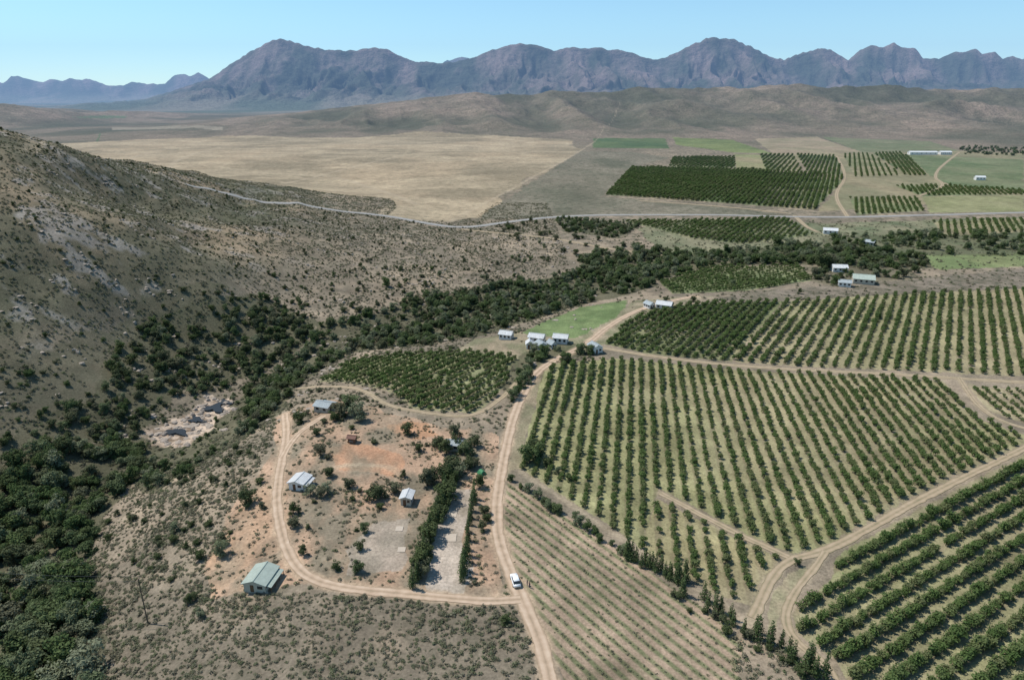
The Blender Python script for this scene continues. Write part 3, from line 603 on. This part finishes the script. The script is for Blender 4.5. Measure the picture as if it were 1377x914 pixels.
rowtrees("windbreak_tree",(575,650),(640,625),10,4,7,5,DRK,6.6)
rowtrees("windbreak_tree",(590,600),(635,612),8,4,6.5,6)
rowtrees("hedgerow_tree",(690,648),(840,745),16,2,4,4,BRO,6.6)
rowtrees("hedgerow_tree",(840,748),(920,785),16,4.5,8,4)
rowtrees("hedgerow_tree",(925,800),(1110,915),18,4,8,6)
rowtrees("hedgerow_tree",(900,800),(1080,905),14,1.5,3.5,8,DRK,6.6)
rowtrees("roadside_tree",(690,535),(712,508),5,4,6,2,BRO,6.6)
# ------------------------------------------------------------------ buildings
def mobj(name,vs,fs,mat,parent):
    m=bpy.data.meshes.new(name); m.from_pydata(vs,[],fs); m.materials.append(mat); m.update()
    o=bpy.data.objects.new(name,m); sc.collection.objects.link(o); o.parent=parent; return o
def box(name,c,s,mat,parent):
    x,y,z=c; a_,b_,h_=s[0]/2,s[1]/2,s[2]/2
    vs=[(x+i*a_,y+j*b_,z+k*h_) for k in(-1,1) for j in(-1,1) for i in(-1,1)]
    return mobj(name,vs,[(0,2,3,1),(4,5,7,6),(0,1,5,4),(2,6,7,3),(0,4,6,2),(1,3,7,5)],mat,parent)
M_white=simple("white_plaster",(.68,.66,.62),.8,.06,2); M_cream=simple("cream_plaster",(.5,.45,.36),.8,.1,2)
M_glass=simple("window_glass",(.03,.035,.04),.1,.1,2,0,.6); M_wood=simple("wood",(.16,.09,.05),.8,.2,5)
def corr(name,col,rough=.45):
    m=simple(name,col,rough,.15,.8,.0,.4); nt=m.node_tree; N=nt.nodes;L=nt.links
    tc=[n for n in N if n.type=='TEX_COORD'][0]; w=N.new("ShaderNodeTexWave"); w.inputs["Scale"].default_value=2.5; w.bands_direction='Y'; L.new(tc.outputs["Object"],w.inputs["Vector"])
    bp=N.new("ShaderNodeBump"); bp.inputs["Distance"].default_value=.05; L.new(w.outputs[0],bp.inputs["Height"]); b=[n for n in N if n.type=='BSDF_PRINCIPLED'][0]; L.new(bp.outputs[0],b.inputs["Normal"]); return m
R_green=corr("green_roof_sheet",(.44,.50,.42)); R_white=corr("white_roof_sheet",(.68,.68,.66)); R_grey=corr("grey_roof_sheet",(.40,.44,.44)); R_red=corr("rust_roof_sheet",(.22,.11,.075))
def house(name,u,v,w,l,h,rot,roof,wall,rise=1.2,porch=0,win=3,eave=.45):
    x,y=G(u,v); e=bpy.data.objects.new(name,None); sc.collection.objects.link(e); e.location=(x,y,gz(x,y)); e.rotation_euler=(0,0,math.radians(rot)); e.empty_display_size=.5
    a_,b_=w/2,l/2; 
    vs=[(-a_,-b_,-.6),(a_,-b_,-.6),(a_,-b_,h),(0,-b_,h+rise),(-a_,-b_,h),(-a_,b_,-.6),(a_,b_,-.6),(a_,b_,h),(0,b_,h+rise),(-a_,b_,h)]
    mobj("walls",vs,[(0,1,2,3,4),(9,8,7,6,5),(1,6,7,2),(0,4,9,5)],wall,e)
    sl=rise/a_; ea=a_+eave; be=b_+eave; t=.12; o_=.03
    for sd in(-1,1):
        z0=h+rise+o_; z1=h-sl*eave+o_
        vv=[(0,-be,z0),(0,be,z0),(sd*ea,be,z1),(sd*ea,-be,z1)]; vv+=[(p[0],p[1],p[2]+t) for p in vv]
        mobj("roof_slope",vv,[(0,1,2,3),(7,6,5,4),(0,4,5,1),(1,5,6,2),(2,6,7,3),(3,7,4,0)],roof,e)
    box("ridge_cap",(0,0,h+rise+.2),(.3,2*be+.05,.06),roof,e)
    for i in range(win):
        yy=-b_+l*(i+.5)/win
        for sd in(-1,1):
            box("window",(sd*(a_+.003),yy,h*.6),(.05,min(1.2,l/win*.5),h*.38),M_glass,e)
            box("window_sill",(sd*(a_+.06),yy,h*.6-h*.19-.05),(.12,min(1.4,l/win*.6),.06),M_white,e)
    box("door",(-w*.12,-b_-.003,1.0),(.9,.05,2.0),M_wood,e); box("window",(w*.25,-b_-.003,h*.6),(min(1.3,w*.25),.05,h*.35),M_glass,e); box("window",(w*.1,b_+.003,h*.6),(min(1.3,w*.25),.05,h*.35),M_glass,e)
    if porch:
        vv=[(a_+eave-.15,-b_,h-.35),(a_+eave-.15,b_,h-.35),(a_+eave+porch,b_,h-.65),(a_+eave+porch,-b_,h-.65)]; vv+=[(p[0],p[1],p[2]+.08) for p in vv]
        mobj("porch_roof",vv,[(0,1,2,3),(7,6,5,4),(0,4,5,1),(1,5,6,2),(2,6,7,3),(3,7,4,0)],roof,e)
        for yy in np.linspace(-b_+.15,b_-.15,4): box("porch_post",(a_+eave+porch-.15,yy,(h-.65)/2),(.12,.12,h-.68),M_wood,e)
        box("porch_slab",(a_+porch/2+.2,0,.05),(porch+.36,l,.12),M_cream,e)
    return e
house("green_roofed_cottage",352,783,5.4,6.6,2.4,-8,R_green,M_cream,.9,1.1,3)
house("white_roofed_cottage",404,653,4.6,5.0,2.4,-12,R_white,M_white,.7,1.0,2)
house("ablution_block",548,674,3.0,4.0,2.5,-5,R_white,M_cream,.5,0,2)
house("grey_roofed_cottage",437,551,5,6,2.5,70,R_grey,M_cream,1.0,1.4,2)
house("garden_shed",474,594,2.0,2.4,1.9,80,R_red,M_wood,.5,0,1)
house("camp_kitchen_hut",610,603,3.5,5,2.4,75,R_grey,M_cream,.7,0,2)
for u,v,w,l,h,r,rf in [(681,455,4.5,6,2.8,70,R_white),(722,459,5,7,2.8,70,R_white),(727,469,4.5,5,2.6,20,R_grey),(712,467,3,4,2.4,0,R_white),(754,460,5,6.5,3,75,R_white),(742,467,3,4,2.4,30,R_grey),(800,472,4.5,6,2.8,20,R_grey)]:
    house("white_farmhouse",u,v,w,l,h,r,rf,M_white,1.2,0,3)
house("white_farmhouse",893,415,5.5,8,2.8,65,R_white,M_white,1.4,2,3); house("farm_cottage",873,414,4,5,2.5,30,R_grey,M_white,1.1)
house("green_roofed_farmhouse",1160,380,9,12,3.2,70,R_green,M_cream,2,0,4); house("white_farmhouse",1128,365,6,9,3,80,R_white,M_white,1.6); house("farm_cottage",1135,385,5,7,2.8,70,R_grey,M_white,1.2)
house("white_farmhouse",1116,314,7,11,3.2,70,R_white,M_white,1.6); house("farm_cottage",1168,330,6,8,3,50,R_grey,M_cream,1.3); house("white_farmhouse",1317,242,8,12,4,80,R_white,M_white,1.8)
for u,v,l in [(1240,208,54),(1270,208,22)]: house("packing_shed",u,v,12,l,5,88,R_white,M_white,2,0,6)
def tent(u,v,s,mat):
    x,y=G(u,v); e=bpy.data.objects.new("camping_tent",None); sc.collection.objects.link(e); e.location=(x,y,gz(x,y)); e.rotation_euler=(0,0,.6)
    a_,b_,h_=1.6*s,1.9*s,1.9*s
    mobj("canvas",[(-a_,-b_,0),(a_,-b_,0),(a_,b_,0),(-a_,b_,0),(-a_*.55,-b_*.75,h_*.7),(a_*.55,-b_*.75,h_*.7),(a_*.55,b_*.75,h_*.7),(-a_*.55,b_*.75,h_*.7),(0,-b_*.6,h_),(0,b_*.6,h_)],
      [(0,1,5,4),(1,2,6,5),(2,3,7,6),(3,0,4,7),(4,5,8),(6,7,9),(5,6,9,8),(7,4,8,9)],mat,e)
    box("doorway",(0,-b_*.93,.6*s),(.8*s,.05,1.0*s),M_glass,e)
tent(648,636,.7,simple("green_canvas",(.05,.2,.09),.7,.1,3))
M_conc=simple("concrete",(.45,.38,.3),.9,.1,1.5)
for u,v,w,l in [(606,722,3,3.4),(608,690,2.6,3),(537,710,2,2.2),(540,738,2,2)]:
    x,y=G(u,v); e=bpy.data.objects.new("concrete_pad",None); sc.collection.objects.link(e); e.location=(x,y,gz(x,y)); box("slab",(0,0,.06),(w,l,.14),M_conc,e)
# ------------------------------------------------------------------ car
M_paint=simple("white_car_paint",(.8,.8,.8),.25,.02,1,0,.6); M_tyre=simple("tyre_rubber",(.03,.03,.03),.9)
x,y=G(693,783); e=bpy.data.objects.new("parked_car",None); sc.collection.objects.link(e); e.location=(x,y,gz(x,y)+.1); e.rotation_euler=(0,0,math.radians(12))
def loft(name,secs,mat,parent,bev=.06):
    bm=bmesh.new(); rings=[]
    for (yy,w0,w1,z0,z1) in secs:
        rings.append([bm.verts.new(p) for p in ((-w0,yy,z0),(w0,yy,z0),(w0,yy,(z0+z1)/2),(w1,yy,z1),(-w1,yy,z1),(-w0,yy,(z0+z1)/2))])
    for r0,r1 in zip(rings[:-1],rings[1:]):
        for i in range(6): bm.faces.new((r0[i],r0[(i+1)%6],r1[(i+1)%6],r1[i]))
    bm.faces.new(rings[0][::-1]); bm.faces.new(rings[-1]); bmesh.ops.recalc_face_normals(bm,faces=bm.faces)
    bmesh.ops.bevel(bm,geom=bm.edges[:],offset=bev,segments=2,affect='EDGES')
    m=bpy.data.meshes.new(name); bm.to_mesh(m); bm.free(); m.materials.append(mat); m.polygons.foreach_set("use_smooth",[True]*len(m.polygons)); o=bpy.data.objects.new(name,m); sc.collection.objects.link(o); o.parent=parent
loft("body",[(-2.35,.82,.78,.45,.85),(-2.1,.9,.84,.35,1.02),(-.9,.92,.86,.32,1.08),(1.0,.92,.86,.32,1.08),(1.9,.9,.82,.35,.98),(2.35,.8,.74,.45,.8)],M_paint,e)
loft("windows",[(-2.0,.80,.70,1.0,1.12),(-1.6,.82,.68,1.0,1.66),(.4,.82,.68,1.0,1.68),(1.15,.80,.74,1.0,1.08)],M_glass,e,.04)
loft("roof",[(-1.65,.70,.64,1.64,1.72),(.38,.70,.64,1.66,1.75)],M_paint,e,.02)
for sx in(-1,1):
    for yy in(-1.4,1.45):
        bm=bmesh.new(); bmesh.ops.create_cone(bm,segments=20,radius1=.36,radius2=.36,depth=.24,cap_ends=True); m=bpy.data.meshes.new("wheel"); bm.to_mesh(m); bm.free(); m.materials.append(M_tyre)
        o=bpy.data.objects.new("wheel",m); sc.collection.objects.link(o); o.parent=e; o.location=(sx*.84,yy,.33); o.rotation_euler=(0,math.pi/2,0)
        box("hub",(sx*.965,yy,.33),(.03,.3,.3),M_paint,e)
# ------------------------------------------------------------------ person
def person(u,v,rot,shirt):
    x,y=G(u,v)
    J=[((0,0,.95),.15),((0,0,1.2),.14),((0,0,1.42),.16),((0,.0,1.53),.06),((0,.01,1.68),.10),((0,0,1.78),.07),
       ((.18,0,1.42),.07),((.24,.03,1.14),.05),((.24,.14,.9),.04),((-.18,0,1.42),.07),((-.26,.02,1.14),.05),((-.25,.12,.9),.04),
       ((.1,0,.88),.1),((.12,.02,.48),.07),((.13,0,.08),.05),((.13,.16,.04),.045),((-.1,0,.88),.1),((-.14,-.02,.48),.07),((-.16,-.05,.08),.05),((-.16,.11,.04),.045)]
    E=[(0,1),(1,2),(2,3),(3,4),(4,5),(2,6),(6,7),(7,8),(2,9),(9,10),(10,11),(0,12),(12,13),(13,14),(14,15),(0,16),(16,17),(17,18),(18,19)]
    m=bpy.data.meshes.new("person"); m.from_pydata([j[0] for j in J],E,[]); o=bpy.data.objects.new("person",m); sc.collection.objects.link(o)
    sk=o.modifiers.new("skin",'SKIN')
    if not m.skin_vertices:
        bpy.context.view_layer.objects.active=o
        bpy.ops.mesh.customdata_skin_add()
    for i,j in enumerate(J): m.skin_vertices[0].data[i].radius=(j[1],j[1])
    m.skin_vertices[0].data[0].use_root=True
    o.modifiers.new("sub",'SUBSURF').levels=1; o.modifiers["sub"].render_levels=1
    mt,nt=newmat("clothed_person"); N=nt.nodes;L=nt.links; oo=N.new("ShaderNodeOutputMaterial"); b=N.new("ShaderNodeBsdfPrincipled"); b.inputs["Roughness"].default_value=.9; L.new(b.outputs[0],oo.inputs[0])
    tc=N.new("ShaderNodeTexCoord"); sx=N.new("ShaderNodeSeparateXYZ"); L.new(tc.outputs["Object"],sx.inputs[0]); mr=N.new("ShaderNodeMapRange"); mr.inputs[2].default_value=1.85; L.new(sx.outputs[2],mr.inputs[0])
    cr=N.new("ShaderNodeValToRGB"); cr.color_ramp.interpolation='CONSTANT'; el=cr.color_ramp.elements; el[0].color=(.03,.03,.03,1); el[1].position=.04; el[1].color=(.03,.035,.06,1)
    for p,c in((.53,shirt),(.84,(.35,.2,.13)),(.93,(.03,.02,.015))): q=el.new(p); q.color=(*c,1)
    L.new(mr.outputs[0],cr.inputs[0]); L.new(cr.outputs[0],b.inputs["Base Color"]); m.materials.append(mt)
    o.location=(x,y,gz(x,y)+.03); o.rotation_euler=(0,0,rot)
person(709,787,1.2,(.04,.04,.05)); person(712,790,-1.0,(.1,.05,.04))
# ------------------------------------------------------------------ power line
M_wire=simple("wire",(.05,.05,.05),.5)
e=bpy.data.objects.new("power_line",None); sc.collection.objects.link(e)
PL=[(-260,180),(-165,150),(-85,128)]; tops=[]
for px,py in PL:
    z=gz(px,py); hh=13 if z<-5 else 10
    bm=bmesh.new(); bmesh.ops.create_cone(bm,segments=10,radius1=.16,radius2=.1,depth=hh,cap_ends=True); m=bpy.data.meshes.new("pole"); bm.to_mesh(m); bm.free(); m.materials.append(M_bark); o=bpy.data.objects.new("pole",m); o.location=(px,py,z+hh/2-.3); sc.collection.objects.link(o); o.parent=e
    box("crossarm",(px,py,z+hh-.5),(.12,2.0,.12),M_bark,e); tops.append((px,py,z+hh-.4))
for dy in(-.9,.9):
    for p0,p1 in zip(tops[:-1],tops[1:]):
        cu=bpy.data.curves.new("wire",'CURVE'); cu.dimensions='3D'; cu.bevel_depth=.03; spn=cu.splines.new('POLY'); spn.points.add(16)
        for i in range(17):
            t=i/16; spn.points[i].co=(p0[0]*(1-t)+p1[0]*t,p0[1]*(1-t)+p1[1]*t+dy,p0[2]*(1-t)+p1[2]*t-1.5*4*t*(1-t)+.1,1)
        cu.materials.append(M_wire); o=bpy.data.objects.new("wire",cu); sc.collection.objects.link(o); o.parent=e
# ------------------------------------------------------------------ far valley haze: absorbing volume with added blue glow standing in for scattered light
m,nt=newmat("haze_glow"); N=nt.nodes; o=N.new("ShaderNodeOutputMaterial"); SIG=4.0e-5
va=N.new("ShaderNodeVolumeAbsorption"); va.inputs["Color"].default_value=(0,0,0,1); va.inputs["Density"].default_value=SIG
em=N.new("ShaderNodeEmission"); em.inputs[0].default_value=(.29,.50,.86,1); em.inputs[1].default_value=SIG
ad=N.new("ShaderNodeAddShader"); nt.links.new(va.outputs[0],ad.inputs[0]); nt.links.new(em.outputs[0],ad.inputs[1]); nt.links.new(ad.outputs[0],o.inputs["Volume"])
bm=bmesh.new(); bmesh.ops.create_cube(bm,size=1); me=bpy.data.meshes.new("haze_glow"); bm.to_mesh(me); bm.free(); me.materials.append(m); ho=bpy.data.objects.new("haze_glow",me); sc.collection.objects.link(ho)
ho.scale=(42000,17000,1400); ho.location=(0,1000+8500,600)
# ------------------------------------------------------------------ light
SEL=58; SAZ=-68
sv=Vector((math.sin(math.radians(SAZ))*math.cos(math.radians(SEL)),math.cos(math.radians(SAZ))*math.cos(math.radians(SEL)),math.sin(math.radians(SEL))))
sl=bpy.data.lights.new("sun",'SUN'); sl.energy=5.0; sl.angle=math.radians(.5); sl.color=(1,.96,.9); so=bpy.data.objects.new("sun",sl); so.rotation_euler=sv.to_track_quat('Z','Y').to_euler(); sc.collection.objects.link(so)
w=bpy.data.worlds.new("World"); sc.world=w; w.use_nodes=True; N=w.node_tree.nodes; L=w.node_tree.links
bg=N["Background"]; sky=N.new("ShaderNodeTexSky"); sky.sky_type='NISHITA'; sky.sun_disc=False; sky.sun_elevation=math.radians(SEL); sky.sun_rotation=math.radians(SAZ%360); sky.altitude=800; sky.air_density=1; sky.dust_density=0; sky.ozone_density=1.3
tm=N.new("ShaderNodeMix"); tm.data_type='RGBA'; tm.blend_type='MULTIPLY'; tm.inputs[0].default_value=1; tm.inputs[7].default_value=(.84,1.08,1.08,1)
L.new(sky.outputs[0],tm.inputs[6]); L.new(tm.outputs[2],bg.inputs[0]); bg.inputs[1].default_value=.14
sc.view_settings.view_transform='Standard'; sc.view_settings.look='None'; sc.view_settings.exposure=0
print("done",time.time()-T0)
